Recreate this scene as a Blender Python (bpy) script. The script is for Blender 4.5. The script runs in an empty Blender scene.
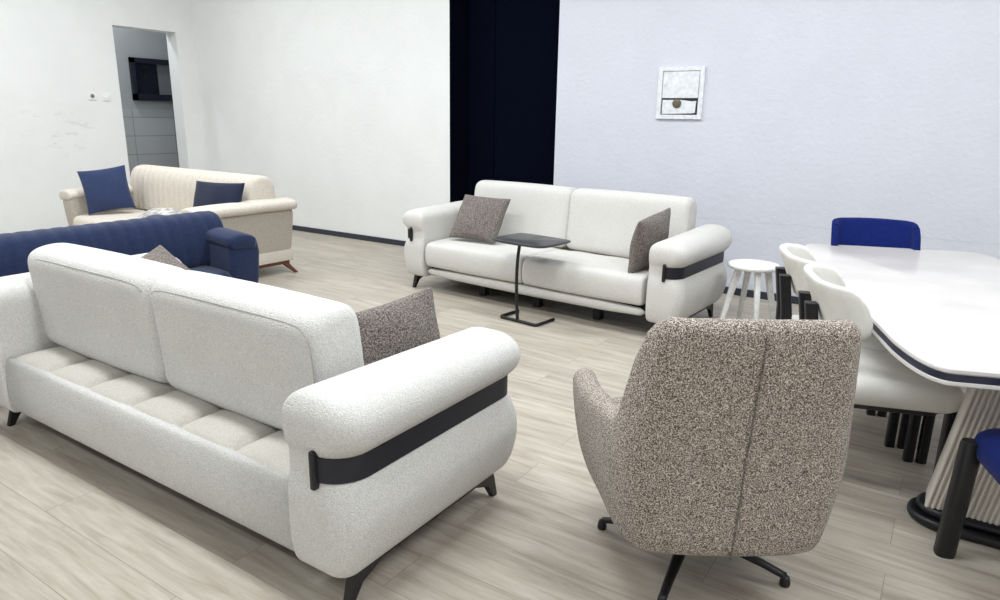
import bpy, bmesh, math, random
from mathutils import Vector, Matrix, Euler
random.seed(7)
SC = bpy.context.scene
COL = SC.collection
PI = math.pi

# ------------------------------------------------------------------ materials
def new_mat(name):
    m = bpy.data.materials.new(name); m.use_nodes = True
    nt = m.node_tree; b = nt.nodes['Principled BSDF']
    return m, nt, b

def srgb(r, g, b):
    f = lambda v: (v/255/12.92) if v/255 <= .04045 else ((v/255+.055)/1.055)**2.4
    return (f(r), f(g), f(b), 1)

def N(nt, t, **kw):
    n = nt.nodes.new(t)
    for k, v in kw.items():
        if k in n.inputs: n.inputs[k].default_value = v
        else: setattr(n, k, v)
    return n

def ramp(nt, stops, interp='LINEAR'):
    r = nt.nodes.new('ShaderNodeValToRGB'); r.color_ramp.interpolation = interp
    el = r.color_ramp.elements
    while len(el) < len(stops): el.new(.5)
    for e, (p, c) in zip(el, stops): e.position = p; e.color = c
    return r

def plain(name, col, rough=.5, metal=0, coat=0, bump=0, bscale=60):
    m, nt, b = new_mat(name)
    b.inputs['Roughness'].default_value = rough; b.inputs['Metallic'].default_value = metal
    b.inputs['Coat Weight'].default_value = coat
    tc = N(nt, 'ShaderNodeTexCoord')
    no = N(nt, 'ShaderNodeTexNoise', Scale=bscale, Detail=3)
    nt.links.new(tc.outputs['Object'], no.inputs['Vector'])
    c2 = tuple(min(1, x*1.12) for x in col[:3]) + (1,); c1 = tuple(x*.9 for x in col[:3]) + (1,)
    r = ramp(nt, [(.3, c1), (.7, c2)])
    nt.links.new(no.outputs['Fac'], r.inputs['Fac']); nt.links.new(r.outputs['Color'], b.inputs['Base Color'])
    if bump:
        bp = N(nt, 'ShaderNodeBump', Strength=bump, Distance=.004)
        nt.links.new(no.outputs['Fac'], bp.inputs['Height']); nt.links.new(bp.outputs['Normal'], b.inputs['Normal'])
    return m

def boucle(name, dark, light, scale=170, bump=.55, dist=.006, stops=(.35, .65), sheen=.15, blotch=None):
    """looped yarn fabric: voronoi loops for relief, noise for melange"""
    m, nt, b = new_mat(name)
    b.inputs['Roughness'].default_value = .92
    b.inputs['Specular IOR Level'].default_value = .15
    b.inputs['Sheen Weight'].default_value = sheen
    tc = N(nt, 'ShaderNodeTexCoord')
    vo = N(nt, 'ShaderNodeTexVoronoi', Scale=scale)
    no = N(nt, 'ShaderNodeTexNoise', Scale=scale*.8, Detail=2, Roughness=.6)
    for t in (vo, no): nt.links.new(tc.outputs['Object'], t.inputs['Vector'])
    r = ramp(nt, [(stops[0], dark), (stops[1], light)])
    nt.links.new(no.outputs['Fac'], r.inputs['Fac'])
    out = r.outputs['Color']
    if blotch:
        n2 = N(nt, 'ShaderNodeTexNoise', Scale=5, Detail=3)
        nt.links.new(tc.outputs['Object'], n2.inputs['Vector'])
        mx = N(nt, 'ShaderNodeMix', data_type='RGBA', blend_type='MULTIPLY')
        r2 = ramp(nt, [(.3, (blotch,)*3 + (1,)), (.7, (1, 1, 1, 1))])
        nt.links.new(n2.outputs['Fac'], r2.inputs['Fac'])
        mx.inputs[0].default_value = 1
        nt.links.new(out, mx.inputs[6]); nt.links.new(r2.outputs['Color'], mx.inputs[7]); out = mx.outputs[2]
    nt.links.new(out, b.inputs['Base Color'])
    bp = N(nt, 'ShaderNodeBump', Strength=bump, Distance=dist)
    ad = N(nt, 'ShaderNodeMath', operation='SUBTRACT')
    nt.links.new(no.outputs['Fac'], ad.inputs[0]); nt.links.new(vo.outputs['Distance'], ad.inputs[1])
    nt.links.new(ad.outputs[0], bp.inputs['Height']); nt.links.new(bp.outputs['Normal'], b.inputs['Normal'])
    return m

M = {}
M['boucle'] = boucle('white_boucle', srgb(205, 203, 199), srgb(227, 226, 224), 260, .6, .004, blotch=.96, sheen=0)
M['boucle_far'] = boucle('ivory_weave', srgb(204, 202, 197), srgb(220, 218, 214), 240, .35, .003, blotch=.97, sheen=0)
M['deck'] = boucle('beige_deck_cloth', srgb(182, 177, 168), srgb(198, 193, 185), 240, .2, .002)
M['seam'] = plain('grey_stitching', srgb(168, 165, 160), .8)
M['tweed'] = boucle('brown_tweed', srgb(82, 68, 58), srgb(232, 221, 210), 400, .6, .003, (.42, .68))
M['tweed_dark'] = boucle('taupe_tweed', srgb(70, 63, 60), srgb(166, 156, 149), 230, .8, .005, (.36, .7))
M['navy'] = boucle('navy_velvet', srgb(30, 41, 71), srgb(36, 48, 79), 60, .03, .001, (.3, .7), .2)
M['navy_pillow'] = boucle('navy_linen', srgb(38, 49, 82), srgb(58, 70, 104), 260, .25, .002, (.3, .7), .2)
M['navy_dark'] = boucle('midnight_linen', srgb(26, 32, 50), srgb(40, 47, 68), 260, .25, .002, (.3, .7), .2)
M['royal'] = boucle('royal_blue_velvet', srgb(11, 27, 88), srgb(15, 33, 100), 60, .04, .001, (.3, .7), .05)
M['cream'] = boucle('cream_velour', srgb(203, 194, 182), srgb(220, 212, 201), 120, .12, .001)
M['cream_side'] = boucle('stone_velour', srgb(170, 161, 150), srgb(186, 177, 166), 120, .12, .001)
M['floral'] = boucle('grey_printed_cotton', srgb(150, 148, 145), srgb(205, 201, 195), 26, .1, .001, (.42, .58))
M['chair_cream'] = plain('cream_faux_leather', srgb(218, 216, 210), .55, bscale=8)
M['black'] = plain('black_metal', srgb(15, 15, 19), .45)
M['strap'] = plain('navy_black_leatherette', srgb(17, 18, 32), .5, bump=.15, bscale=400)
M['dark_lacquer'] = plain('charcoal_lacquer', srgb(15, 15, 21), .4)
M['slate'] = plain('dark_grey_stone', srgb(62, 63, 66), .35, bscale=12)
M['wood'] = plain('walnut_wood', srgb(98, 56, 38), .45, bscale=25)
M['gloss_white'] = plain('white_marble_lacquer', srgb(208, 204, 201), .35, coat=.15, bscale=3)
M['navy_edge'] = plain('navy_edge_lacquer', srgb(34, 38, 58), .35)
M['flute'] = plain('beige_fluted_lacquer', srgb(208, 202, 193), .5, bscale=2)
M['flute_plain'] = plain('beige_plain_lacquer', srgb(176, 170, 162), .5)
M['white_paint'] = plain('white_stool_paint', srgb(238, 238, 236), .45)
M['plastic'] = plain('white_plastic', srgb(238, 239, 236), .4)
M['plastic_dark'] = plain('grey_socket_plastic', srgb(120, 122, 122), .5)
M['brass'] = plain('aged_brass', srgb(104, 96, 82), .5, metal=.3, bscale=90)
M['paint_white'] = plain('chipped_white_paint', srgb(226, 228, 232), .5, bump=.3, bscale=35)
M['gap'] = plain('painted_gap_shade', srgb(52, 52, 56), .9)

def wall_mat(name, col, dirt=None, cracks=0):
    m, nt, b = new_mat(name)
    b.inputs['Roughness'].default_value = .75
    tc = N(nt, 'ShaderNodeTexCoord')
    no = N(nt, 'ShaderNodeTexNoise', Scale=2.2, Detail=6, Roughness=.6)
    fine = N(nt, 'ShaderNodeTexNoise', Scale=26, Detail=4, Roughness=.65)
    for t in (no, fine): nt.links.new(tc.outputs['Object'], t.inputs['Vector'])
    c1 = tuple(x*.955 for x in col[:3]) + (1,)
    r = ramp(nt, [(.3, c1), (.6, col)])
    nt.links.new(no.outputs['Fac'], r.inputs['Fac'])
    out = r.outputs['Color']
    bp = N(nt, 'ShaderNodeBump', Strength=.65 if cracks else .4, Distance=.007)
    ad = N(nt, 'ShaderNodeMath', operation='ADD')
    nt.links.new(no.outputs['Fac'], ad.inputs[0]); nt.links.new(fine.outputs['Fac'], ad.inputs[1])
    h = ad.outputs[0]
    if cracks:                                   # one hairline plaster crack running almost level
        sx = N(nt, 'ShaderNodeSeparateXYZ'); nt.links.new(tc.outputs['Object'], sx.inputs[0])
        nx = N(nt, 'ShaderNodeTexNoise', Scale=2.6, Detail=6, Roughness=.6)
        cx = N(nt, 'ShaderNodeCombineXYZ'); nt.links.new(sx.outputs[0], cx.inputs[0]); nt.links.new(cx.outputs[0], nx.inputs['Vector'])
        m1 = N(nt, 'ShaderNodeMath', operation='MULTIPLY_ADD'); m1.inputs[1].default_value = .09; m1.inputs[2].default_value = .54
        nt.links.new(nx.outputs['Fac'], m1.inputs[0])
        su = N(nt, 'ShaderNodeMath', operation='SUBTRACT'); nt.links.new(sx.outputs[2], su.inputs[0]); nt.links.new(m1.outputs[0], su.inputs[1])
        ab = N(nt, 'ShaderNodeMath', operation='ABSOLUTE'); nt.links.new(su.outputs[0], ab.inputs[0])
        cr = ramp(nt, [(0, (1, 1, 1, 1)), (.006, (0, 0, 0, 1))]); nt.links.new(ab.outputs[0], cr.inputs['Fac'])
        cm = N(nt, 'ShaderNodeMath', operation='MULTIPLY'); cm.inputs[1].default_value = cracks
        nt.links.new(cr.outputs['Color'], cm.inputs[0])
        mx = N(nt, 'ShaderNodeMix', data_type='RGBA'); mx.inputs[7].default_value = srgb(160, 163, 175)
        nt.links.new(cm.outputs[0], mx.inputs[0]); nt.links.new(out, mx.inputs[6]); out = mx.outputs[2]
    if dirt:                                     # scuffs: patch of chipped grey marks with a place of its own (object space y,z)
        sx = N(nt, 'ShaderNodeSeparateXYZ'); nt.links.new(tc.outputs['Object'], sx.inputs[0])
        nz = N(nt, 'ShaderNodeTexNoise', Scale=7, Detail=8, Roughness=.75)
        mp = N(nt, 'ShaderNodeMapping'); mp.inputs['Scale'].default_value = (1, .55, 2.2)
        nt.links.new(tc.outputs['Object'], mp.inputs['Vector']); nt.links.new(mp.outputs['Vector'], nz.inputs['Vector'])
        th = ramp(nt, [(.55, (0, 0, 0, 1)), (.63, (1, 1, 1, 1))]); nt.links.new(nz.outputs['Fac'], th.inputs['Fac'])
        d = None
        for ax, c, w in ((1, dirt[0], dirt[2]), (2, dirt[1], dirt[3])):
            s = N(nt, 'ShaderNodeMath', operation='SUBTRACT'); s.inputs[1].default_value = c
            nt.links.new(sx.outputs[ax], s.inputs[0])
            q = N(nt, 'ShaderNodeMath', operation='DIVIDE'); q.inputs[1].default_value = w; nt.links.new(s.outputs[0], q.inputs[0])
            p = N(nt, 'ShaderNodeMath', operation='POWER'); p.inputs[1].default_value = 2; nt.links.new(q.outputs[0], p.inputs[0])
            if d is None: d = p.outputs[0]
            else:
                a = N(nt, 'ShaderNodeMath', operation='ADD'); nt.links.new(d, a.inputs[0]); nt.links.new(p.outputs[0], a.inputs[1]); d = a.outputs[0]
        mk = ramp(nt, [(.0, (1, 1, 1, 1)), (1, (0, 0, 0, 1))]); nt.links.new(d, mk.inputs['Fac'])
        mu = N(nt, 'ShaderNodeMath', operation='MULTIPLY'); nt.links.new(mk.outputs['Color'], mu.inputs[0]); nt.links.new(th.outputs['Color'], mu.inputs[1])
        m2 = N(nt, 'ShaderNodeMath', operation='MULTIPLY'); m2.inputs[1].default_value = .32; nt.links.new(mu.outputs[0], m2.inputs[0])
        mx = N(nt, 'ShaderNodeMix', data_type='RGBA'); mx.inputs[7].default_value = srgb(150, 152, 154)
        nt.links.new(m2.outputs[0], mx.inputs[0]); nt.links.new(out, mx.inputs[6]); out = mx.outputs[2]
    nt.links.new(out, b.inputs['Base Color'])
    nt.links.new(h, bp.inputs['Height']); nt.links.new(bp.outputs['Normal'], b.inputs['Normal'])
    return m
M['wall'] = wall_mat('white_wall_plaster', srgb(237, 238, 237))
M['wall_left'] = wall_mat('scuffed_white_plaster', srgb(237, 238, 237), dirt=(3.74, 1.12, .55, .32))
M['wall_blue'] = wall_mat('cool_white_plaster', srgb(214, 216, 226), cracks=.22)
M['wall_navy'] = plain('navy_wall_paint', srgb(5, 8, 24), .95)
M['wall_navy'].node_tree.nodes['Principled BSDF'].inputs['Specular IOR Level'].default_value = .05
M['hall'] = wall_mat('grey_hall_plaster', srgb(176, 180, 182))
M['baseboard'] = plain('dark_baseboard', srgb(46, 50, 62), .5)
M['glass_dark'] = plain('dark_glass', srgb(26, 28, 44), .12)
M['glass_grey'] = plain('frosted_grey_glass', srgb(120, 124, 130), .3)
M['navy_frame'] = plain('navy_window_frame', srgb(22, 25, 44), .5)

def tile_mat():
    m, nt, b = new_mat('grey_hall_tiles'); b.inputs['Roughness'].default_value = .35
    tc = N(nt, 'ShaderNodeTexCoord'); mp = N(nt, 'ShaderNodeMapping'); mp.inputs['Rotation'].default_value = (PI/2, 0, PI/2)
    br = N(nt, 'ShaderNodeTexBrick', Scale=1.0); br.offset = 0
    br.inputs['Brick Width'].default_value = .6; br.inputs['Row Height'].default_value = .25; br.inputs['Mortar Size'].default_value = .006
    br.inputs['Color1'].default_value = srgb(186, 189, 191); br.inputs['Color2'].default_value = srgb(180, 184, 187); br.inputs['Mortar'].default_value = srgb(150, 152, 156)
    sx = N(nt, 'ShaderNodeSeparateXYZ'); cx = N(nt, 'ShaderNodeCombineXYZ')
    nt.links.new(tc.outputs['Object'], sx.inputs[0]); nt.links.new(sx.outputs[1], cx.inputs[0]); nt.links.new(sx.outputs[2], cx.inputs[1])
    nt.links.new(cx.outputs[0], br.inputs['Vector']); nt.links.new(br.outputs['Color'], b.inputs['Base Color'])
    return m
M['tile'] = tile_mat()

def floor_mat():
    m, nt, b = new_mat('greige_wood_planks')
    tc = N(nt, 'ShaderNodeTexCoord')
    br = N(nt, 'ShaderNodeTexBrick', Scale=1.0); br.offset = .37
    br.inputs['Brick Width'].default_value = 1.22; br.inputs['Row Height'].default_value = .182
    br.inputs['Mortar Size'].default_value = .0012; br.inputs['Bias'].default_value = 0
    br.inputs['Color1'].default_value = (0, 0, 0, 1); br.inputs['Color2'].default_value = (1, 1, 1, 1); br.inputs['Mortar'].default_value = (.5, .5, .5, 1)
    nt.links.new(tc.outputs['Object'], br.inputs['Vector'])
    # grain stretched along the boards, shifted per board
    ad = N(nt, 'ShaderNodeVectorMath', operation='MULTIPLY_ADD')
    ad.inputs[1].default_value = (7.3, 11.1, 3.0)
    nt.links.new(br.outputs['Color'], ad.inputs[0]); nt.links.new(tc.outputs['Object'], ad.inputs[2])
    mp = N(nt, 'ShaderNodeMapping'); mp.inputs['Scale'].default_value = (1.1, 11, 1)
    nt.links.new(ad.outputs[0], mp.inputs['Vector'])
    g1 = N(nt, 'ShaderNodeTexNoise', Scale=2.4, Detail=7, Roughness=.62, Distortion=.6)
    nt.links.new(mp.outputs['Vector'], g1.inputs['Vector'])
    mp2 = N(nt, 'ShaderNodeMapping'); mp2.inputs['Scale'].default_value = (3.0, 70, 1)
    nt.links.new(ad.outputs[0], mp2.inputs['Vector'])
    g2 = N(nt, 'ShaderNodeTexNoise', Scale=3.0, Detail=4, Roughness=.6)
    nt.links.new(mp2.outputs['Vector'], g2.inputs['Vector'])
    r1 = ramp(nt, [(.25, srgb(158, 147, 133)), (.45, srgb(182, 173, 160)), (.6, srgb(195, 188, 176)), (.8, srgb(206, 200, 190))])
    nt.links.new(g1.outputs['Fac'], r1.inputs['Fac'])
    r2 = ramp(nt, [(.3, (.84, .83, .82, 1)), (.62, (1, 1, 1, 1))]); nt.links.new(g2.outputs['Fac'], r2.inputs['Fac'])
    mx = N(nt, 'ShaderNodeMix', data_type='RGBA', blend_type='MULTIPLY'); mx.inputs[0].default_value = .55
    nt.links.new(r1.outputs['Color'], mx.inputs[6]); nt.links.new(r2.outputs['Color'], mx.inputs[7])
    r3 = ramp(nt, [(0, (.86, .85, .84, 1)), (1, (1, 1, .99, 1))]); nt.links.new(br.outputs['Color'], r3.inputs['Fac'])
    m3 = N(nt, 'ShaderNodeMix', data_type='RGBA', blend_type='MULTIPLY'); m3.inputs[0].default_value = 1
    nt.links.new(mx.outputs[2], m3.inputs[6]); nt.links.new(r3.outputs['Color'], m3.inputs[7])
    m4 = N(nt, 'ShaderNodeMix', data_type='RGBA', blend_type='MULTIPLY')
    m4.inputs[7].default_value = (.62, .6, .58, 1)
    nt.links.new(br.outputs['Fac'], m4.inputs[0]); nt.links.new(m3.outputs[2], m4.inputs[6])
    nt.links.new(m4.outputs[2], b.inputs['Base Color'])
    b.inputs['Roughness'].default_value = .42
    b.inputs['Specular IOR Level'].default_value = .35
    bp = N(nt, 'ShaderNodeBump', Strength=.12, Distance=.003)
    nt.links.new(g2.outputs['Fac'], bp.inputs['Height']); nt.links.new(bp.outputs['Normal'], b.inputs['Normal'])
    return m
M['floor'] = floor_mat()

# ------------------------------------------------------------------ mesh helpers
def obj(name, bm, mat, parent=None, smooth=True, subsurf=0, angle=None):
    bmesh.ops.recalc_face_normals(bm, faces=bm.faces[:])
    me = bpy.data.meshes.new(name); bm.to_mesh(me); bm.free()
    o = bpy.data.objects.new(name, me); COL.objects.link(o)
    me.materials.append(mat)
    for p in me.polygons: p.use_smooth = smooth
    if parent is not None: o.parent = parent
    if subsurf:
        s = o.modifiers.new('sub', 'SUBSURF'); s.levels = subsurf; s.render_levels = subsurf
    if angle is not None:
        try: me.set_sharp_from_angle(angle=math.radians(angle))
        except Exception: pass
    return o

def tag(o, label=None, cat=None, group=None, kind=None):
    if label: o['label'] = label
    if cat: o['category'] = cat
    if group: o['group'] = group
    if kind: o['kind'] = kind
    return o

def thing(name, label, cat, loc=(0, 0, 0), rz=0, group=None):
    o = bpy.data.objects.new(name, None); COL.objects.link(o)
    o.empty_display_size = .1
    o.location = loc; o.rotation_euler = (0, 0, rz)
    return tag(o, label, cat, group)

def copy_tree(o, parent=None):
    c = o.copy(); COL.objects.link(c)
    if parent is not None: c.parent = parent
    for ch in list(o.children): copy_tree(ch, c)
    return c

def loft(bm, secs, cap=True, closed=True):
    """secs: list of loops of 3D points with the same length"""
    rows = [[bm.verts.new(p) for p in s] for s in secs]
    n = len(rows[0])
    for a, b in zip(rows, rows[1:]):
        for i in range(n if closed else n-1):
            j = (i+1) % n
            bm.faces.new((a[i], a[j], b[j], b[i]))
    if cap and closed:
        for row in (rows[0], rows[-1]):
            c = bm.verts.new(sum((v.co for v in row), Vector())/n)
            for i in range(n): bm.faces.new((row[i], row[(i+1) % n], c))
    return rows

def rrect(x0, x1, y0, y1, r, n=6):
    """rounded rectangle in plan; r single or (x0y0, x1y0, x1y1, x0y1)"""
    if not isinstance(r, (tuple, list)): r = (r,)*4
    pts = []
    for (cx, cy, sx, sy, a0), rr in zip(((x0, y0, 1, 1, PI), (x1, y0, -1, 1, 1.5*PI), (x1, y1, -1, -1, 0), (x0, y1, 1, -1, .5*PI)), r):
        rr = min(rr, abs(x1-x0)/2-.0005, abs(y1-y0)/2-.0005)
        for k in range(n+1):
            a = a0 + k/n*PI/2
            pts.append((cx+sx*rr+math.cos(a)*rr, cy+sy*rr+math.sin(a)*rr))
    return pts

def rbox(bm, x0, x1, y0, y1, z0, z1, r=.01, rp=None, n=4, bulge=0):
    """box with all edges rounded by r, plan corners by rp"""
    rp = r if rp is None else rp
    secs = []
    zs = []
    for k in range(n+1):
        a = k/n*PI/2; zs.append((z0+r-r*math.cos(a)*1.0, r-r*math.sin(a)))
    secz = [(z0+r*(1-math.sin(k/n*PI/2)), r*(1-math.cos(k/n*PI/2))) for k in range(n, -1, -1)]
    top = [(z1-r*(1-math.sin(k/n*PI/2)), r*(1-math.cos(k/n*PI/2))) for k in range(0, n+1)]
    mid = []
    if bulge:
        mid = [(z0+r+(z1-z0-2*r)*t, -bulge*math.sin(t*PI)) for t in (.2, .4, .6, .8)]
    for z, ins in secz + mid + top:
        secs.append([(x, y, z) for x, y in rrect(x0+ins, x1-ins, y0+ins, y1-ins, max(rp-ins, .002))])
    loft(bm, secs)

def tube(bm, pts, r, n=10, r2=None, cap=True, closed=False):
    """tube along a polyline; r float or list"""
    pts = [Vector(p) for p in pts]; m = len(pts)
    rs = r if isinstance(r, (list, tuple)) else [r]*m
    secs = []
    prev = None
    for i, p in enumerate(pts):
        if closed: t = pts[(i+1) % m]-pts[i-1]
        else: t = (pts[min(i+1, m-1)]-pts[max(i-1, 0)])
        t.normalize()
        ref = prev if prev is not None else (Vector((0, 0, 1)) if abs(t.z) < .9 else Vector((1, 0, 0)))
        u = (ref - t*ref.dot(t)).normalized(); v = t.cross(u); prev = u
        secs.append([tuple(p+u*math.cos(a)*rs[i]+v*math.sin(a)*(rs[i] if r2 is None else r2)) for a in [k/n*2*PI for k in range(n)]])
    if closed: secs.append(secs[0]); loft(bm, secs, cap=False)
    else: loft(bm, secs, cap=cap)
    if closed: bmesh.ops.remove_doubles(bm, verts=bm.verts[:], dist=1e-6)

def bar(bm, a, b, w, h, w2=None, h2=None, up=(0, 0, 1), r=.2):
    """rectangular bar from a to b with slightly rounded section, tapering"""
    a, b = Vector(a), Vector(b); t = (b-a).normalized(); up = Vector(up)
    u = t.cross(up)
    if u.length < 1e-4: u = t.cross(Vector((1, 0, 0)))
    u.normalize(); v = u.cross(t)
    secs = []
    for p, ww, hh in ((a, w, h), (b, w2 or w, h2 or h)):
        rr = r*min(ww, hh)
        secs.append([tuple(p+u*x+v*y) for x, y in rrect(-ww/2, ww/2, -hh/2, hh/2, rr, 3)])
    loft(bm, secs)

def lathe(bm, prof, n=32, ctr=(0, 0)):
    secs = [[(ctr[0]+r*math.cos(2*PI*k/n), ctr[1]+r*math.sin(2*PI*k/n), z) for k in range(n)] for r, z in prof]
    loft(bm, secs)

def prism_yz(bm, prof, x0, x1, r=.02, n=4, bulge=0):
    """closed profile in (y,z) extruded along x, end edges rounded by shrinking toward the centre"""
    cy = sum(p[0] for p in prof)/len(prof); cz = sum(p[1] for p in prof)/len(prof)
    ry = max(abs(p[0]-cy) for p in prof); rz_ = max(abs(p[1]-cz) for p in prof)
    secs = []
    steps = [(x0+r*(1-math.cos(k/n*PI/2)), r*(1-math.sin(k/n*PI/2))) for k in range(0, n+1)]
    steps += [(x0+(x1-x0)*t, -bulge*math.sin(t*PI)) for t in (.12, .25, .4, .5, .6, .75, .88)]
    steps += [(x1-r*(1-math.cos(k/n*PI/2)), r*(1-math.sin(k/n*PI/2))) for k in range(n, -1, -1)]
    for x, ins in steps:
        fy = 1-ins/ry; fz = 1-ins/rz_
        secs.append([(x, cy+(y-cy)*fy, cz+(z-cz)*fz) for y, z in prof])
    loft(bm, secs)

def smooth_closed(pts, it=2):
    """Chaikin corner cutting"""
    for _ in range(it):
        q = []
        for i in range(len(pts)):
            a, b = pts[i], pts[(i+1) % len(pts)]
            q.append(tuple(.75*x+.25*y for x, y in zip(a, b))); q.append(tuple(.25*x+.75*y for x, y in zip(a, b)))
        pts = q
    return pts

def pillow_bm(w, h, t, n=18, pinch=.07):
    """scatter cushion lying in the local XZ plane, thickness along Y, centre at the origin"""
    bm = bmesh.new()
    def P(u, v, s):
        e = 1-pinch*(1-(abs(v))**2)*abs(u)**3; f = 1-pinch*(1-(abs(u))**2)*abs(v)**3
        th = (max(0, 1-u**2)*max(0, 1-v**2))**.42
        th *= t/2
        wr = .006*math.sin(5*u+2*v)*math.sin(3*v-u)
        return (u*w/2*e, s*(th+wr*min(1, th*30)), v*h/2*f)
    A = {}
    for s in (1, -1):
        for i in range(n+1):
            for j in range(n+1):
                u = -1+2*i/n; v = -1+2*j/n
                u = math.sin(u*PI/2); v = math.sin(v*PI/2)
                edge = i in (0, n) or j in (0, n)
                if edge and s == -1: A[(s, i, j)] = A[(1, i, j)]
                else: A[(s, i, j)] = bm.verts.new(P(u, v, s))
    for s in (1, -1):
        for i in range(n):
            for j in range(n):
                bm.faces.new([A[(s, a, b)] for a, b in ((i, j), (i+1, j), (i+1, j+1), (i, j+1))])
    return bm

def pillow(label, mat, w, h, t, loc, rot, group=None, name='throw_pillow'):
    o = obj(name, pillow_bm(w, h, t), mat)
    o.location = loc; o.rotation_euler = Euler(rot, 'XYZ') if len(rot) == 3 else rot
    return tag(o, label, 'pillow', group)

def spline(pts, n=8):
    """Catmull-Rom through points (any dimension)"""
    out = []
    P = [pts[0]] + list(pts) + [pts[-1]]
    for i in range(1, len(P)-2):
        for k in range(n):
            t = k/n
            out.append(tuple(.5*((2*b)+(-a+c)*t+(2*a-5*b+4*c-d)*t*t+(-a+3*b-3*c+d)*t**3) for a, b, c, d in zip(P[i-1], P[i], P[i+1], P[i+2])))
    out.append(tuple(pts[-1]))
    return out

def shell(path, zb, zt, th, lean=None, rim=5, rows=10):
    """upright curved wall. path: outer plan polyline (x,y); zb/zt/th: functions of s in 0..1;
    lean(s,z) -> plan offset vector. Outer face, rounded rim, inner face, rounded bottom."""
    n = len(path)
    L = [0]
    for a, b in zip(path, path[1:]): L.append(L[-1]+math.dist(a, b))
    S = [l/L[-1] for l in L]
    nor = []
    for i in range(n):
        a = path[max(i-1, 0)]; b = path[min(i+1, n-1)]
        tx, ty = b[0]-a[0], b[1]-a[1]; l = math.hypot(tx, ty)
        nor.append((-ty/l, tx/l))                # points to the inside for a path running left-front > back > right-front
    secs = []
    for i in range(n):
        s = S[i]; t = th(s); r = t/2
        prof = []
        b, tp = zb(s), zt(s)
        for k in range(rows+1): prof.append((0, b+r+(tp-b-2*r)*k/rows))
        for k in range(1, rim): a = k/rim*PI; prof.append((r-r*math.cos(a), tp-r+r*math.sin(a)))
        for k in range(rows+1): prof.append((t, tp-r-(tp-b-2*r)*k/rows))
        for k in range(1, rim): a = k/rim*PI; prof.append((r+r*math.cos(a), b+r-r*math.sin(a)))
        sec = []
        for d, z in prof:
            ox, oy = lean(s, z) if lean else (0, 0)
            sec.append((path[i][0]+nor[i][0]*d+ox, path[i][1]+nor[i][1]*d+oy, z))
        secs.append(sec)
    bm = bmesh.new()
    loft(bm, secs)
    return bm

# ------------------------------------------------------------------ camera
H = 1.33
F, YAW, PITCH, ROLL = 689.85, -.57704, .25898, .016506
cy_, sy_ = math.cos(YAW), math.sin(YAW); cp, sp = math.cos(PITCH), math.sin(PITCH)
fwd = Vector((sy_*cp, cy_*cp, -sp)); rt = Vector((cy_, -sy_, 0)); up = rt.cross(fwd)
r_ = rt*math.cos(ROLL)+up*math.sin(ROLL); u_ = -rt*math.sin(ROLL)+up*math.cos(ROLL)
cam = bpy.data.cameras.new('camera'); co = bpy.data.objects.new('camera', cam); COL.objects.link(co)
cam.sensor_fit = 'HORIZONTAL'; cam.sensor_width = 36; cam.lens = F/1000*36; cam.clip_start = .05
mw = Matrix((r_, u_, -fwd)).transposed().to_4x4(); mw.translation = (0, 0, H)
co.matrix_world = mw
SC.camera = co

# ------------------------------------------------------------------ setting
XL, XR, YB, YF, ZC = -8.12, 3.4, 5.46, -3.2, 3.45
def box_bm(bm, x0, x1, y0, y1, z0, z1):
    vs = [bm.verts.new(p) for p in ((x0, y0, z0), (x1, y0, z0), (x1, y1, z0), (x0, y1, z0), (x0, y0, z1), (x1, y0, z1), (x1, y1, z1), (x0, y1, z1))]
    for f in ((0, 1, 2, 3), (4, 5, 6, 7), (0, 1, 5, 4), (1, 2, 6, 5), (2, 3, 7, 6), (3, 0, 4, 7)): bm.faces.new([vs[i] for i in f])
def struct(name, boxes, mat, parent=None):
    bm = bmesh.new()
    for b in boxes: box_bm(bm, *b)
    o = obj(name, bm, mat, parent, smooth=False)
    if parent is None: tag(o, kind='structure')
    return o
struct('floor', [(XL-2.2, XR+.2, YF-.2, YB+1.6, -.1, 0)], M['floor'])
struct('ceiling', [(XL-2.2, XR+.2, YF-.2, YB+1.6, ZC, ZC+.1)], M['wall'])
# back wall: white bay, navy niche, cool white bay
NX0, NX1, ND = -4.165, -3.005, .32
struct('wall_back', [(XL-.3, NX0, YB, YB+.6, 0, ZC)], M['wall'])
struct('wall_right_bay', [(NX1, XR+.2, YB, YB+.6, 0, ZC)], M['wall_blue'])
struct('wall_niche', [(NX0, NX1, YB+ND, YB+.6, 0, ZC), (NX0, NX0+.012, YB+.001, YB+ND, 0, ZC), (NX1-.012, NX1, YB+.001, YB+ND, 0, ZC),
                      (NX0+.012, NX0+.3, YB+ND-.012, YB+ND, 0, ZC), (NX1-.26, NX1-.012, YB+ND-.02, YB+ND, 0, ZC)], M['wall_navy'])
# left wall with the doorway
DY0, DY1, DZ = 4.475, 5.235, 2.255
struct('wall_left', [(XL-.2, XL, YF-.2, DY0, 0, ZC), (XL-.2, XL, DY1, YB+.1, 0, ZC), (XL-.2, XL, DY0, DY1, DZ, ZC)], M['wall_left'])
struct('wall_right', [(XR, XR+.2, YF-.2, YB, 0, ZC)], M['wall'])
struct('wall_front', [(XL-.2, XR+.2, YF-.2, YF, 0, ZC)], M['wall'])
struct('baseboard_back', [(XL, NX0, YB-.014, YB, 0, .056)], M['baseboard'])
struct('baseboard_right_bay', [(NX1, XR, YB-.014, YB, 0, .056)], M['baseboard'])
struct('baseboard_left', [(XL, XL+.014, YF, DY0, 0, .056), (XL, XL+.014, DY1, YB-.014, 0, .056)], M['baseboard'])
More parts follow.
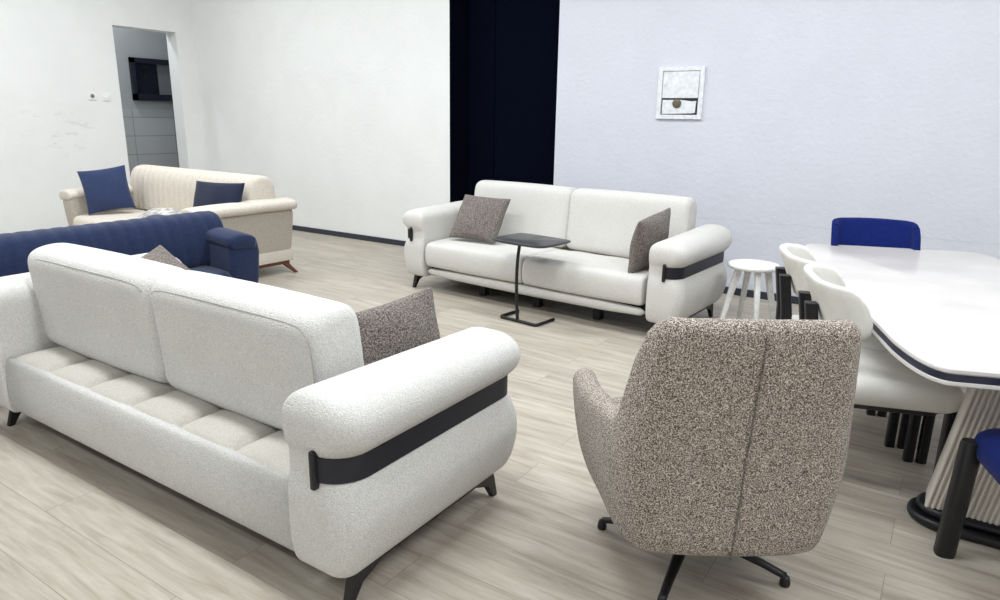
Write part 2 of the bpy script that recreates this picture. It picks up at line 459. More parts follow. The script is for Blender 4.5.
# hall behind the doorway
HX = XL-1.45
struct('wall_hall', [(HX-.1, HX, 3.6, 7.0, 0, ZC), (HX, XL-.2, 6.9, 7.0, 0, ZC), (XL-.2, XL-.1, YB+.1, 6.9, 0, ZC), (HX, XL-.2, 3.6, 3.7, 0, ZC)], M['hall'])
struct('trim_hall_tiles', [(HX, HX+.012, 3.7, 6.9, 0, 1.36)], M['tile'])

# ceiling lights: long LED battens, lighting the whole room
def batten(x, y, w=1.25, e=88, rz=0):
    t = thing('ceiling_light', 'long white LED batten fixed to the ceiling above the showroom', 'ceiling light', (x, y, ZC), rz, 'LED battens on the ceiling')
    bm = bmesh.new(); rbox(bm, -w/2, w/2, -.15, .15, -.05, 0, .008); obj('housing', bm, M['plastic'], t)
    l = bpy.data.lights.new('light_panel', 'AREA'); l.shape = 'RECTANGLE'; l.size = w; l.size_y = .28; l.energy = e; l.color = (.93, .97, 1)
    lo = bpy.data.objects.new('light_panel', l); COL.objects.link(lo); lo.parent = t; lo.location = (0, 0, -.06)
    return t
for x in (-6.1, -3.7, -1.3, 1.1):
    for y, e in ((-1.3, 34), (1.3, 66), (3.5, 60)):
        batten(x, y, e=e)

# ------------------------------------------------------------------ boucle sofas (black strapped arms)
def make_boucle_sofa(hw, label, loc, rz, fab, bo=0, lift=0):
    t = thing('sofa', label, 'sofa', loc, rz, None)
    xi = hw-.26; D = .427; ai = hw-.238
    lv = [(.106, .12, .05, .12, .03), (.107, .085, .02, .06, .035), (.115, .06, .006, .028, .04), (.14, .04, 0, .012, .05), (.18, .022, 0, .004, .06), (.235, .006, 0, 0, .07), (.29, 0, 0, 0, .075), (.345, .008, 0, .001, .08), (.39, .026, 0, .008, .085),
          (.41, .038, 0, .012, .085), (.44, .042, 0, .013, .085), (.47, .038, 0, .012, .085), (.488, .022, 0, .006, .085), (.51, .004, 0, 0, .08), (.545, -.006, 0, -.002, .075), (.578, 0, .002, 0, .07), (.603, .018, .012, .008, .065), (.621, .044, .032, .022, .055), (.633, .072, .058, .048, .045), (.638, .1, .09, .085, .03)]
    lv = spline(lv, 3)
    def loop_at(z, oo, ii, yy, rc, sgn):
        q = rrect(ai+ii, hw-oo, -D+yy, D-yy, (.01, rc*1.15, rc, .03), 8)
        return [(sgn*x + (lift*.8*max(0, (ai+.12-x)/.12) if sgn < 0 else 0), y, z-(.014*y/D - (lift*(.5+.5*y/D) if sgn < 0 else 0))*max(0, (z-.5)/.14)) for x, y in q]
    for sgn in (1, -1):
        bm = bmesh.new(); loft(bm, [loop_at(*l, sgn) for l in lv])
        arm = obj('arm', bm, fab, t)
        # strap: follows the pinched waist from the back face round the outside to the front face
        x0, x1, y0, y1 = xi, hw-.031, -D+.003, D-.003
        base = rrect(x0, x1, y0, y1, (.045, .109, .096, .045), 10)
        path = [p for p in base if p[0] > hw-.125]
        xs = hw-.125
        path = [(xs, y0)] + path + [(xs, y1)]
        bm = bmesh.new()
        outer = [(sgn*x, y) for x, y in path]
        inner = []
        for i, p in enumerate(path):
            a = path[max(i-1, 0)]; b = path[min(i+1, len(path)-1)]
            tx, ty = b[0]-a[0], b[1]-a[1]; l = math.hypot(tx, ty)
            inner.append((sgn*(p[0]-ty/l*.012), p[1]+tx/l*.012))
        secs = []
        for o, i in zip(outer, inner):
            secs.append([(i[0], i[1], .405), (o[0], o[1], .405), (o[0], o[1], .475), (i[0], i[1], .475)])
        loft(bm, secs)
        obj('arm_strap', bm, M['strap'], arm, angle=40)
        for yy, s in ((y0, -1), (y1, 1)):
            bm = bmesh.new(); rbox(bm, sgn*xs-.009, sgn*xs+.009, yy-.012, yy+.012, .385, .495, .006, n=3)
            obj('strap_bar', bm, M['black'], arm)
        # leg frame: rail with a splayed leg at each end
        bm = bmesh.new()
        xc = sgn*(hw-.09)
        bar(bm, (xc, -.30, .1), (xc, .30, .1), .03, .022)
        for s in (1, -1):
            secs = []
            for (ya, yb, z, w) in ((.21, .335, .108, .034), (.245, .345, .088, .034), (.315, .355, .06, .03), (.352, .374, 0, .022)):
                secs.append([(xc-w/2, s*ya, z), (xc+w/2, s*ya, z), (xc+w/2, s*yb, z), (xc-w/2, s*yb, z)])
            loft(bm, secs)
        obj('leg_frame', bm, M['black'], t, angle=35)
    # fabric apron at the back, front rail
    bm = bmesh.new()
    prof = [(-.34, .102), (-.375, .104), (-.402, .14), (-.413, .2), (-.412, .29), (-.405, .335), (-.397, .352), (-.385, .357), (-.365, .352), (-.35, .33), (-.345, .28), (-.34, .2), (-.335, .11)]
    prof = smooth_closed(prof, 2)
    loft(bm, [[(x, y, z) for y, z in prof] for x in (-ai-.006, 0, ai+.006)])
    obj('back_panel', bm, fab, t)
    bm = bmesh.new()
    prof = [(.33, .11), (.385, .115), (.402, .14), (.405, .165), (.395, .19), (.37, .197), (.33, .195)]
    loft(bm, [[(x, y, z) for y, z in prof] for x in (-xi-.02, xi+.02)])
    obj('front_rail', bm, fab, t, subsurf=1)
    bm = bmesh.new(); box_bm(bm, -xi, xi, -.34, .34, .12, .2)
    obj('seat_base', bm, M['black'], t, smooth=False)
    # tufted deck behind the backrests: six soft squares
    bm = bmesh.new(); nx, ny = 72, 20
    vs = {}
    for i in range(nx+1):
        for j in range(ny+1):
            u = i/nx*6; fu = u-math.floor(u); v = j/ny
            z = .332+.042*(max(0, 4*fu*(1-fu))**.32)*(max(0, 1-(2*v-1)**8)**.5)
            vs[i, j] = bm.verts.new((-xi+.003+(2*xi-.006)*i/nx, -.392+.374*v, z))
    for i in range(nx):
        for j in range(ny): bm.faces.new((vs[i, j], vs[i+1, j], vs[i+1, j+1], vs[i, j+1]))
    r = bmesh.ops.extrude_face_region(bm, geom=bm.faces[:])
    for e in r['geom']:
        if isinstance(e, bmesh.types.BMVert): e.co.z = .2
    obj('seat_deck', bm, M['deck'], t, angle=60)
    # seat cushions and backrests
    for s in (-1, 1):
        a, b = (0.004, xi-.004) if s > 0 else (-xi+.004, -.004)
        bx = (.015, .03) if bo else (.035, 0)
        bm = bmesh.new()
        prof = smooth_closed([(-.03-bo, .205), (.2, .2), (.39, .2), (.418, .215), (.425, .28), (.422, .35), (.405, .382), (.36, .392), (.2, .397), (-.03-bo, .392)], 2)
        prism_yz(bm, prof, a, b, .022, bulge=.004)
        obj('seat_cushion', bm, fab, t)
        bm = bmesh.new()
        prof = smooth_closed([(-.245, .375), (-.25, .5), (-.265, .66), (-.272, .74), (-.25, .775), (-.2, .792), (-.13, .795), (-.085, .778), (-.065, .735), (-.05, .6), (-.03, .47), (-.025, .4), (-.05, .375), (-.15, .37)], 2)
        prof = [(y-bo, z+.3*bo*max(0, z-.4)/.4) for y, z in prof]
        prism_yz(bm, prof, a-(.004 if s > 0 else bx[0]), b-(.016-bx[1] if s > 0 else -.01), .05, 6, bulge=.006)
        br = obj('backrest', bm, fab, t)
        # stitched seam round the rear face
        bm = bmesh.new()
        ctl = [(a+.012, -.246, .4), (a+.012, -.262, .66), (a+.035, -.266, .733), (a+.1, -.266, .752), ((a+b)/2, -.27, .757), (b-.1, -.266, .752), (b-.03, -.266, .733), (b-.005, -.262, .66), (b-.005, -.246, .4)]
        b2 = b-(.028 if s > 0 else -.01)
        ctl = [(x-(b-b2), y, z) if x > (a+b)/2 else (x, y, z) for x, y, z in ctl]
        pts = spline(ctl[2:] if s > 0 else ctl[2:-2], 6)
        tube(bm, [(x, y-bo, z+.12*bo) for x, y, z in pts], .0022, 6)
        obj('seam', bm, M['seam'], br)
    for x in (-.5, 0, .5):
        bm = bmesh.new(); rbox(bm, x-.03, x+.03, -.03+.2, .03+.2, 0, .125, .006)
        obj('support_foot', bm, M['strap'], t)
    return t

near = make_boucle_sofa(1.11, 'white boucle two-seater seen from behind, nearest the camera, with tan deck showing behind its backrests', (-2.26, 1.515, 0), 0, M['boucle'], 0, .035)
mid = make_boucle_sofa(1.175, 'white boucle sofa by the back wall facing the room, dark side table in front', (-2.407, 4.425, 0), PI-.066, M['boucle_far'], .11)

# ------------------------------------------------------------------ cream and navy sofas (rolled pleated backrest)
def make_roll_sofa(hw, label, loc, rz, fab, side, legmat, arm_h=.62, back_top=.80, back_y=(-.12, -.36), D=.46, base_z=.16, channel=20, trim=None, ov=0, rise=0, bw=.03, pd=.008):
    t = thing('sofa', label, 'sofa', loc, rz)
    aw = .2; xi = hw-aw
    for sgn in (1, -1):
        # arm body, then a padded cap rolled outward
        bm = bmesh.new()
        secs = []
        for z, o, yy in ((base_z+.01, .05, .02), (base_z+.1, .045, .012), (base_z+.2, .035, .005), (arm_h-.12, .025, 0), (arm_h-.06, .03, .01), (arm_h-.045, .04, .02)):
            secs.append([(sgn*x, y, z) for x, y in rrect(xi, hw-o+ov*1.2, -D+yy, D-yy, .03, 4)])
        loft(bm, secs); arm = obj('arm', bm, side, t, angle=50)
        if trim:
            bm = bmesh.new(); rbox(bm, min(sgn*(xi+.02), sgn*(hw-.045)), max(sgn*(xi+.02), sgn*(hw-.045)), D-.012, D+.012, base_z, arm_h-.07, .006)
            obj('arm_trim', bm, trim, arm)
        bm = bmesh.new()
        prof = smooth_closed([(xi-.01, arm_h-.075), (xi-.014, arm_h-.02), (xi+.03, arm_h), (xi+.1, arm_h+.008), (hw-.03, arm_h-.004), (hw+.012, arm_h-.02), (hw+.02, arm_h-.055), (hw+.0, arm_h-.085), (hw-.03, arm_h-.085), (xi+.1, arm_h-.08)], 2)
        cx = sum(p[0] for p in prof)/len(prof); cz = sum(p[1] for p in prof)/len(prof)
        secs = []
        for y, f, dz in ((-D-.012, .75, rise), (-D-.008, .92, rise), (-D+.01, 1, rise), (-D*.3, 1, .004+rise), (D*.1, 1, .7*rise), (D*.5, 1, .25*rise), (D-.03, 1, -.006), (D, .95, -.012), (D+.006, .78, -.014)):
            secs.append([(sgn*(cx+(x-cx)*f*(1-ov*5)-ov*.6), y, cz+(z-cz)*f+dz) for x, z in prof])
        loft(bm, secs); obj('arm_cap', bm, fab, arm)
    bm = bmesh.new(); rbox(bm, -xi, xi, -D+.01, -D+.1, base_z, .52, .02); obj('back_panel', bm, side, t)
    bm = bmesh.new(); rbox(bm, -hw+.05, hw-.05, -D+.015, D-.03, base_z-.09, base_z+.012, .01); obj('apron', bm, fab, t)
    # seat
    bm = bmesh.new()
    prof = smooth_closed([(-.3, .2), (.2, .2), (D-.02, .205), (D+.015, .23), (D+.02, .33), (D, .395), (D-.06, .415), (.1, .42), (-.3, .41)], 2)
    prism_yz(bm, prof, -xi+.003, xi-.003, .03); obj('seat', bm, fab, t)
    # pleated roll backrest: vertical channels along its length
    yf, yb = back_y; w = yf-yb
    bm = bmesh.new()
    prof = [(yf+.02, .40), (yf+.025, .5), (yf+.015, back_top-.14), (yf-.01, back_top-.06), (yf-.05, back_top-.015), ((yf+yb)/2, back_top), (yb+.05, back_top-.015), (yb, back_top-.07), (yb-.01, back_top-.16), (yb+.01, .5), (yb+.02, .40)]
    prof = smooth_closed(prof, 2)
    cyy = sum(p[0] for p in prof)/len(prof); czz = sum(p[1] for p in prof)/len(prof)
    L = 2*xi+2*bw; secs = []; n = channel*6
    xs = [(-L/2+.05*(1-math.cos(k/5*PI/2)), .05*(1-math.sin(k/5*PI/2))) for k in range(5)]
    xs += [(-L/2+.05+(L-.1)*k/n, pd*(abs(math.cos(k/6*PI))**6)) for k in range(n+1)]
    xs += [(L/2-.05*(1-math.cos(k/5*PI/2)), .05*(1-math.sin(k/5*PI/2))) for k in range(4, -1, -1)]
    for x, ins in xs:
        secs.append([(x, cyy+(y-cyy)*(1-ins/(w/2)), czz+(z-czz)*(1-ins/.2)) for y, z in prof])
    loft(bm, secs); obj('backrest', bm, fab, t)
    # wooden rail and legs
    for sgn in (1, -1):
        bm = bmesh.new(); bar(bm, (sgn*(hw-.09), -D+.05, base_z-.1), (sgn*(hw-.09), D-.05, base_z-.1), .05, .036)
        obj('leg_rail', bm, legmat, t, angle=35)
        for s in (1, -1):
            bm = bmesh.new()
            secs = []
            for dy, z, w_, h_ in ((-.10, base_z-.088, .05, .055), (-.03, base_z-.095, .05, .062), (.005, base_z-.115, .046, .06), (.035, base_z-.15, .04, .046), (.08, .0, .028, .032)):
                y = s*(D-.09+dy); x = sgn*(hw-.085+max(0, dy)*.6)
                secs.append([(x+a, y+b, z) for a, b in rrect(-w_/2, w_/2, -h_/2, h_/2, .008, 2)])
            loft(bm, secs); obj('leg', bm, legmat, t, angle=35)
    return t

cream = make_roll_sofa(1.08, 'cream sofa with pleated roll backrest and walnut legs, near the doorway', (-5.74, 3.52, 0), PI-.03, M['cream'], M['cream_side'], M['wood'], arm_h=.635, back_top=.835, back_y=(-.12, -.38), base_z=.20, bw=.06)
navy = make_roll_sofa(1.10, 'navy blue sofa with pleated roll backrest, behind the nearest boucle sofa', (-4.02, 1.62, 0), -PI/2, M['navy'], M['navy'], M['wood'], arm_h=.625, back_top=.735, back_y=(.22, -.02), rise=.03, ov=.03, bw=.15, pd=.0045, channel=24)

# ------------------------------------------------------------------ throw pillows
def rot_m(*seq):
    m = Matrix.Identity(3)
    for ax, a in seq: m = m @ Matrix.Rotation(a, 3, ax)
    return m.to_euler()
pillow('taupe tweed pillow in the far left corner of the nearest sofa, tip above its backrest', M['tweed_dark'], .40, .40, .14, (-2.81, 1.63, .565), rot_m(('Z', PI/2), ('X', -.8), ('Y', -.35)))
pillow('taupe tweed pillow on the nearest sofa, against its right arm', M['tweed_dark'], .46, .36, .14, (-1.53, 1.68, .545), rot_m(('Z', PI/2-.1), ('X', -.15), ('Y', -.05)))
pillow('taupe tweed pillow leaning at the left end of the sofa by the back wall', M['tweed_dark'], .42, .38, .15, (-3.03, 4.35, .575), rot_m(('Z', .05), ('X', -.6), ('Y', .02)))
pillow('taupe tweed pillow leaning on the right arm of the sofa by the back wall', M['tweed_dark'], .42, .37, .15, (-1.59, 4.19, .575), rot_m(('Z', 1.5), ('X', .2), ('Y', -.12)))
pillow('navy square pillow at the left end of the cream sofa', M['navy_pillow'], .39, .40, .15, (-6.46, 3.33, .635), rot_m(('Z', 1.0), ('X', -.25), ('Y', -.14)))
pillow('midnight blue oblong pillow at the right end of the cream sofa', M['navy_dark'], .46, .33, .13, (-4.96, 3.42, .635), rot_m(('Z', .3), ('X', -.35), ('Y', 0)))
pillow('grey patterned pillow on the cream sofa seat, mostly hidden behind the navy backrest', M['floral'], .44, .40, .14, (-5.40, 3.17, .465), rot_m(('Z', .3), ('X', -1.25), ('Y', 0)))

# ------------------------------------------------------------------ side table
t = thing('side_table', 'dark C-shaped side table with grey stone top in front of the back sofa', 'side table', (-2.30, 3.9, 0), -.13)
bm = bmesh.new()
pl = smooth_closed([(-.225, -.10), (-.21, -.17), (-.10, -.185), (.12, -.185), (.21, -.165), (.225, -.09), (.225, .12), (.205, .17), (-.205, .17), (-.225, .12)], 2)
loft(bm, [[(x*f, y*f, z) for x, y in pl] for z, f in ((.536, .975), (.54, 1), (.55, 1), (.553, .98))])
obj('tabletop', bm, M['slate'], t, angle=40)
bm = bmesh.new(); tube(bm, spline([(-.008, -.115, .012), (-.016, -.118, .15), (-.021, -.118, .3), (-.02, -.112, .43), (-.014, -.1, .54)], 6), .011, 10)
obj('stem', bm, M['black'], t)
bm = bmesh.new(); tube(bm, [(-.16, .08, .012), (-.16, -.1, .012), (-.15, -.115, .012), (.14, -.115, .012), (.15, -.1, .012), (.15, .08, .012)], .011, 8)
obj('base', bm, M['black'], t)

# ------------------------------------------------------------------ stool
t = thing('stool', 'round white stool with four splayed legs beside the back sofa', 'stool', (-1.0, 4.49, 0), -.245)
bm = bmesh.new(); lathe(bm, [(.12, .425), (.15, .428), (.158, .436), (.16, .446), (.155, .455), (.14, .458)], 40); obj('seat', bm, M['white_paint'], t)
for k in range(4):
    a = PI/4+k*PI/2; c, s = math.cos(a), math.sin(a)
    bm = bmesh.new(); bar(bm, (c*.09, s*.09, .427), (c*.185, s*.185, 0), .042, .034, .028, .026, up=(-s, c, 0)); obj('leg', bm, M['white_paint'], t, angle=35)

# ------------------------------------------------------------------ armchair
TH = math.radians(33.4)
t = thing('armchair', 'brown tweed swivel armchair seen from behind, in the foreground', 'armchair', (-.532, 1.93, 0), TH)
half = [(-.352, .30), (-.362, .2), (-.355, .05), (-.335, -.1), (-.318, -.22), (-.29, -.295), (-.25, -.335), (-.18, -.35), (-.05, -.354)]
path = spline(half + [(-x, y) for x, y in reversed(half)], 7)
plen = [0]
for a, b in zip(path, path[1:]): plen.append(plen[-1]+math.dist(a, b))
TOT = plen[-1]
def interp(tab, x):
    if x <= tab[0][0]: return tab[0][1]
    for (a, u), (b, v) in zip(tab, tab[1:]):
        if x <= b:
            k = (x-a)/(b-a); k = k*k*(3-2*k)
            return u+(v-u)*k
    return tab[-1][1]
def zt(s):
    d = min(s, 1-s)*TOT
    return interp([(0, .46), (.04, .525), (.09, .545), (.2, .545), (.42, .565), (.52, .58), (.545, .61), (.575, .80), (.60, .868), (.64, .884), (.80, .886)], d)
def zb(s):
    d = min(s, 1-s)*TOT
    return interp([(0, .27), (.3, .235), (.6, .215), (.9, .21)], d)
def lean(s, z):
    k = (z-.5)
    cx, cy = 0, 0
    # narrower and pulled under at the bottom
    i = min(range(len(plen)), key=lambda q: abs(plen[q]-s*TOT)); px, py = path[i]
    f = -.24*max(0, (.5-z)/.3)**1.6
    ox = px*f*.55; oy = py*f*.45 if py > 0 else py*f*.3
    d = min(s, 1-s)*TOT
    if d > .5:
        oy -= .05*max(0, z-.5)/.37
        ox -= px*.13*max(0, z-.5)/.37
    return ox, oy
sh = shell(path, zb, zt, lambda s: .075, lean, 6, 14)
shell_o = obj('shell', sh, M['tweed'], t)
bm = bmesh.new()
secs = []
for z, f in ((.20, .74), (.205, .8), (.23, .84), (.28, .86)):
    secs.append([(x*f, y*f-.01, z) for x, y in rrect(-.30, .30, -.31, .30, .1, 6)])
loft(bm, secs); obj('seat_base', bm, M['tweed'], t)
bm = bmesh.new(); rbox(bm, -.26, .26, -.25, .30, .26, .43, .05, .09, 5); obj('seat_cushion', bm, M['tweed'], t)
bm = bmesh.new()
def backpt(z):
    i = len(path)//2; ox, oy = lean(.5, z); return (path[i][0]+ox, path[i][1]+oy-.0008, z)
tube(bm, [backpt(.22+.62*k/14) for k in range(15)], .003, 6); obj('back_seam', bm, M['tweed_dark'], shell_o)
bm = bmesh.new(); lathe(bm, [(.03, .2), (.03, .1), (.045, .095), (.05, .075), (.04, .06), (.02, .055)], 20); obj('hub', bm, M['black'], t)
for k in range(4):
    a = math.radians(-33.4)+math.radians(4)+k*PI/2
    c, s = math.cos(a), math.sin(a)
    bm = bmesh.new()
    secs = []
    for r0, zc, w, h in ((.03, .085, .042, .026), (.12, .073, .034, .02), (.22, .05, .027, .017), (.275, .034, .024, .017), (.29, .027, .024, .022)):
        secs.append([(c*r0-s*x, s*r0+c*x, zc+y) for x, y in rrect(-w/2, w/2, -h/2, h/2, .006, 2)])
    loft(bm, secs); lg = obj('leg', bm, M['black'], t)
    bm = bmesh.new(); lathe(bm, [(.011, .03), (.014, .02), (.016, .006), (.014, 0)], 14, (c*.288, s*.288)); obj('glide', bm, M['black'], lg)

# ------------------------------------------------------------------ dining table
TA = math.radians(19.3)
TC = (.112, 2.92)
def tw(w, l):
    return (TC[0]+.944*w-.33*l, TC[1]+.33*w+.944*l)
t = thing('dining_table', 'white dining table with clipped corners, navy edge and fluted pedestal', 'table', (TC[0], TC[1], 0), TA)
HWd, HL, CX, CY = .4755, 1.067, .09, .266
def top_outline(off=0):
    w, l = HWd+off, HL+off
    pts = []
    for sx, sy in ((1, -1), (1, 1), (-1, 1), (-1, -1)):
        a = (sx*w, sy*(l-CY)); b = (sx*(w-CX), sy*l)
        cpt = (sx*(w-.013), sy*(l-.002))
        arc = [tuple((1-k)**2*p+2*k*(1-k)*q+k*k*r for p, q, r in zip(a, cpt, b)) for k in [i/12 for i in range(13)]]
        if sx*sy > 0: pts += arc
        else: pts += arc[::-1]
    return [(x+.1315, y+.446) for x, y in pts]
def slab(z0, z1, off, ins=.004):
    bm = bmesh.new()
    loft(bm, [[(x, y, z) for x, y in top_outline(o)] for z, o in ((z0, off-ins), (z0+ins, off), (z1-ins, off), (z1-ins*.3, off-ins*.3), (z1, off-ins*1.2))])
    return bm
obj('tabletop', slab(.643, .66, 0, .005), M['gloss_white'], t, angle=30)
obj('edge_band', slab(.620, .644, -.004, .002), M['navy_edge'], t, angle=30)
obj('lower_lip', slab(.608, .622, -.001, .003), M['gloss_white'], t, angle=30)
# pedestal set square with the room: fluted slab, wide at the foot, narrow under the top
ca, sa = math.cos(-TA), math.sin(-TA)
def pl2(x, y):                                 # room axes about the table centre -> table axes
    return (x*ca-y*sa, x*sa+y*ca)
PY0, PY1 = -.345, -.225
def ped_loop(z):
    k = (z-.064)/.546
    xl = -.035+.08*k; xr = .29-.222*k
    n = 320; dx = .325/n; am = .008; per = .0162
    xs = [min(xl+dx*i, xr) for i in range(n+1)]
    f = lambda x: am*abs(math.sin((x-xl)/per*PI))
    pts = [(x, PY0-f(x)) for x in xs] + [(x, PY1+f(x)) for x in reversed(xs)]
    return [(*pl2(x, y), z) for x, y in pts]
bm = bmesh.new()
loft(bm, [ped_loop(.064+(.61-.064)*i/12) for i in range(13)])
ped = [obj('pedestal', bm, M['flute'], t, angle=45)]
bm = bmesh.new()
loft(bm, [[(*pl2(x, y), z) for x, y in ((xl, PY0+.012), (xr, PY0+.012), (xr, PY1-.012), (xl, PY1-.012))] for z, xl, xr in ((.064, .285, .30), (.61, .07, .50))])
ped.append(obj('pedestal_wing', bm, M['flute_plain'], t, smooth=False))
for z0, z1, g in ((0, .036, .05), (.034, .066, .026)):
    bm = bmesh.new()
    secs = []
    for k in range(9):
        a = -PI/2+k/8*PI
        ins = .016*(1-math.cos(a))
        secs.append([(*pl2(x, y), (z0+z1)/2+(z1-z0)/2*math.sin(a)) for x, y in rrect(-.035-g+ins, .32+g-ins, PY0-.0-g+ins, PY1+g-ins, .5, 10)])
    loft(bm, secs); ped.append(obj('plinth', bm, M['dark_lacquer'], t, angle=60))
for o in ped:
    c = o.copy(); COL.objects.link(c); c.parent = t; c.location = (0, 1.42, 0)

# ------------------------------------------------------------------ dining chairs
def make_dining_chair(label, fab, legmat, loc, rz, group=None, hw=.228, dp=.23, yf=-.02, z0=(.57, .73, .80), sw=.235, sy=(-.225, .235), sz=(.345, .45), rear=.125, boards=False, fl=(.252, .175), shx=0):
    t = thing('dining_chair', label, 'chair', loc, rz, group)
    k = hw/.228; m = dp/.23
    g0 = dp+yf; rc = min(.15, g0*.85, hw*.75); st = g0-rc
    half = [(-hw, yf), (-hw, yf-st*.5), (-hw, yf-st)] + [(-hw+rc-rc*math.cos(q), yf-st-rc*math.sin(q)*.93) for q in (.4, .8, 1.2)] + [(-hw+rc, -dp+.008), (-.4*(hw-rc), -dp+.001)]
    p = spline(half + [(0, -dp)] + [(-x, y) for x, y in reversed(half)], 6)
    Ln = [0]
    for a, b in zip(p, p[1:]): Ln.append(Ln[-1]+math.dist(a, b))
    T = Ln[-1]
    zl, za, zb_ = z0
    g = (yf+dp)                                    # wing length
    zt = lambda s: interp([(0, za-.06), (.008, za-.036), (.02, za-.018), (.04, za-.005), (.07, za), (g, za+.4*(zb_-za)), (g+.14, zb_)], min(s, 1-s)*T)
    zb = lambda s: interp([(0, zl+.06), (.008, zl+.036), (.02, zl+.018), (.04, zl+.005), (.07, zl), (.3, zl)], min(s, 1-s)*T)
    def ln(s, z): return (0, .08*(.80-z)/.2-.028)
    p = [(x+shx, y) for x, y in p]
    obj('backrest', shell(p, zb, zt, lambda s: .034, ln, 6, 8), fab, t)
    bm = bmesh.new()
    secs = []
    a0, a1 = sz
    for z, ins in ((a0, .03), (a0+.003, .012), (a0+.015, 0), (a0+.045, -.006), (a1-.03, 0), (a1-.013, .014), (a1-.005, .04), (a1, .09)):
        secs.append([(x, y, z) for x, y in rrect(-sw+ins, sw-ins, sy[0]+ins, sy[1]-ins, (.15, .15, .07, .07), 8)])
    loft(bm, secs); obj('seat', bm, fab, t)
    bm = bmesh.new(); rbox(bm, -sw+.04, sw-.04, sy[0]+.045, sy[1]-.045, a0-.027, a0+.007, .01, .08); obj('seat_rail', bm, legmat, t)
    for s in (1, -1):
        bm = bmesh.new()
        if boards:                                 # front leg of two slim boards
            for dy in (-.024, .024):
                bar(bm, (s*fl[0], fl[1]+dy, a0), (s*fl[0], fl[1]+dy, 0), .038, .038, .035, .035)
        else:                                      # capsule post outside the seat
            secs = []
            for z, dx, dy, f in ((0, 0, .015, .95), (.01, 0, .015, 1), (.2, -.004, .007, 1), (.395, -.008, 0, 1), (.404, -.008, 0, .9)):
                w, h = .029*f, .042*f
                secs.append([(s*(fl[0]+dx)+a, fl[1]+dy+b, z) for a, b in rrect(-w, w, -h/1.6, h/1.6, .02, 4)])
            loft(bm, secs)
        obj('leg', bm, legmat, t, angle=50)
        bm = bmesh.new()
        secs = []
        zt_ = (zl+za)/2
        for z, y in ((0, -.0), (.2, .02), (.40, .03), (.52, .026), (zt_-.008, .002), (zt_, .001)):
            secs.append([(s*rear+shx+a, -dp+y+b, z) for a, b in rrect(-.023, .023, -.022, .022, .008, 3)])
        loft(bm, secs); obj('leg', bm, legmat, t, angle=50)
    return t

def place_chair(label, fab, w, l, face, **kw):
    x, y = tw(w, l)
    # face: angle of the chair's front in table axes (0 = +w, 90 = +l)
    return make_dining_chair(label, fab, M['dark_lacquer'], (x, y, 0), TA+math.radians(face)-PI/2, **kw)
cream_kw = dict(hw=.225, dp=.195, yf=-.04, z0=(.598, .785, .80), sw=.22, sy=(-.2, .32), sz=(.36, .46), rear=.08, boards=True, fl=(.17, .315))
place_chair('cream curved-back dining chair nearer the camera, tucked under the long table side', M['chair_cream'], -.348, .01, -1.5, **cream_kw)
place_chair('cream curved-back dining chair farther from the camera, next to the round stool', M['chair_cream'], -.375, .475, -1.5, **cream_kw)
place_chair('royal blue dining chair at the far end of the white table, only its back showing', M['royal'], .05, 1.42, -90, z0=(.58, .80, .805), hw=.226, dp=.2, yf=-.07)
place_chair('royal blue dining chair at the near table end, cut by the right edge', M['royal'], .115, -.69, 90)

# ------------------------------------------------------------------ wall fittings
# unseen fill lamp, added to brighten the hall behind the doorway
t = thing('ceiling_light', 'unseen round fill lamp added to brighten the hall beyond the doorway', 'ceiling light', (XL-.9, 4.6, ZC), 0)
bm = bmesh.new(); lathe(bm, [(.12, 0), (.15, -.01), (.15, -.04), (.12, -.05)], 24); obj('housing', bm, M['plastic'], t)
l = bpy.data.lights.new('hall_fill', 'AREA'); l.shape = 'DISK'; l.size = .24; l.energy = 38; l.color = (.93, .97, 1)
lo = bpy.data.objects.new('hall_fill', l); COL.objects.link(lo); lo.parent = t; lo.location = (0, 0, -.06)

t = thing('wall_hatch', 'small white access hatch with a broken lower flap on the back wall', 'hatch', (-1.905, YB, 1.534), 0)
hw_, hh_ = .182, .195
bm = bmesh.new()
for b in ((-hw_, -hw_+.034, -hh_, hh_), (hw_-.034, hw_, -hh_, hh_), (-hw_+.034, hw_-.034, hh_-.03, hh_), (-hw_+.034, hw_-.034, -hh_, -hh_+.032)):
    box_bm(bm, b[0], b[1], -.022, .0, b[2], b[3])
obj('frame', bm, M['paint_white'], t, smooth=False)
bm = bmesh.new(); box_bm(bm, -hw_+.034, hw_-.034, -.004, 0, -hh_+.032, hh_-.03); obj('recess_shade', bm, M['gap'], t, smooth=False)  # flat dark plate: shade around the hatch door put into its colour
bm = bmesh.new(); rbox(bm, -hw_+.037, hw_-.040, -.016, -.004, -.038, hh_-.033, .003); dr = obj('door', bm, M['paint_white'], t, smooth=False)
bm = bmesh.new(); rbox(bm, -.135, -.11, -.024, -.014, .055, .085, .004); obj('latch', bm, M['paint_white'], dr)
bm = bmesh.new()
vs = [(-.137, -.158), (.095, -.152), (.128, -.148), (.132, -.058), (.10, -.062), (.0, -.05), (-.1, -.052), (-.137, -.05)]
loft(bm, [[(x, y, z) for x, z in vs] for y in (-.018, -.006)]); fl = obj('flap', bm, M['paint_white'], t, smooth=False)
bm = bmesh.new()
secs = [[(-.018+r*math.cos(a), y, -.078+r*math.sin(a)) for a in [k/20*2*PI for k in range(20)]] for r, y in ((.034, -.016), (.034, -.028), (.028, -.032), (.012, -.033))]
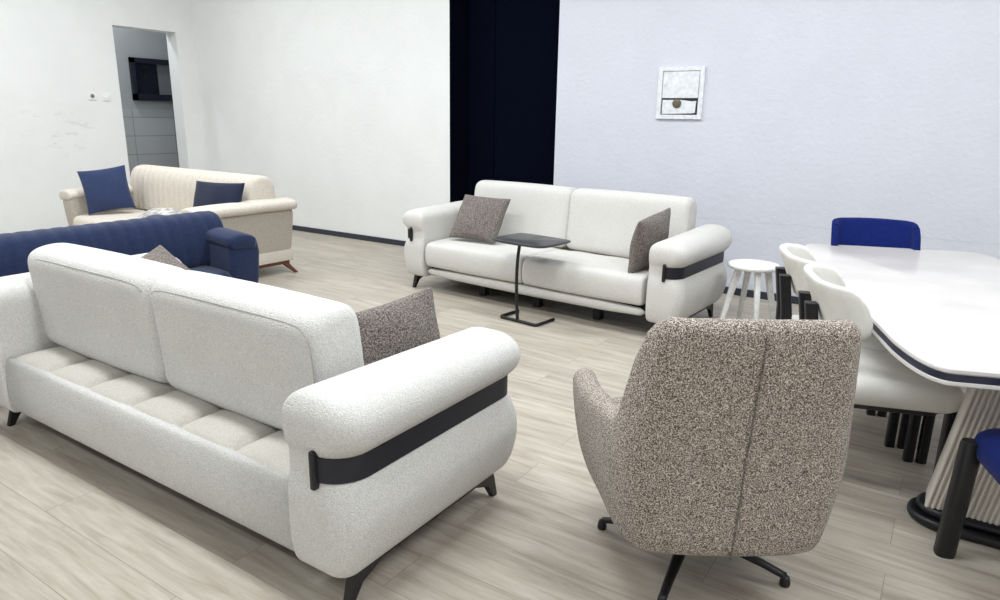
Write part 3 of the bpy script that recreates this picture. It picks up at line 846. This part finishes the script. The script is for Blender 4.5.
loft(bm, secs); obj('lock', bm, M['brass'], fl)

def plate(label, y, z, toggle, cat, name):
    t = thing(name, label, cat, (XL, y, z), 0)
    bm = bmesh.new(); rbox(bm, 0, .012, -.042, .042, -.042, .042, .004); p = obj('plate', bm, M['plastic'], t)
    bm = bmesh.new()
    secs = [[(x, r*math.cos(a), r*math.sin(a)) for a in [k/20*2*PI for k in range(20)]] for r, x in ((.022, .01), (.022, .014), (.017, .015))]
    loft(bm, secs); obj('socket_well', bm, M['plastic_dark'] if toggle else M['plastic'], t)
    return t
plate('white wall socket with dark centre, the left one beside the doorway', 4.155, 1.484, True, 'socket', 'wall_socket')
plate('plain white wall plate, the right one nearest the doorway', 4.31, 1.479, False, 'socket', 'wall_plate')

# navy framed window in the hall wall
wx = HX+.012
w1 = bpy.data.objects.new('window_1', None); COL.objects.link(w1); tag(w1, kind='structure'); w1.location = (wx, 0, 0)
Y0, Y1, Z0, Z1 = 5.43, 6.4, 1.475, 2.03
bm = bmesh.new()
for b in ((Y0, Y1, Z0, Z0+.085), (Y0, Y1, Z1-.065, Z1), (Y0, Y0+.05, Z0, Z1), (Y1-.02, Y1, Z0, Z1)):
    box_bm(bm, 0, .06, b[0], b[1], b[2], b[3])
obj('window_frame', bm, M['navy_frame'], w1, smooth=False)
bm = bmesh.new(); box_bm(bm, 0, .01, Y0+.04, Y0+.39, Z0+.08, Z1-.06); obj('window_pane', bm, M['glass_dark'], w1, smooth=False)
bm = bmesh.new(); box_bm(bm, 0, .012, Y0+.39, Y1-.02, Z0+.08, Z1-.06); obj('window_pane', bm, M['glass_grey'], w1, smooth=False)

# ------------------------------------------------------------------ world and view
w = bpy.data.worlds.new('world'); SC.world = w; w.use_nodes = True
w.node_tree.nodes['Background'].inputs[0].default_value = (.9, .93, 1, 1); w.node_tree.nodes['Background'].inputs[1].default_value = .3
SC.view_settings.view_transform = 'Standard'; SC.view_settings.look = 'None'
SC.view_settings.gamma = 1; SC.view_settings.use_curve_mapping = False
SC.view_settings.exposure = -.6
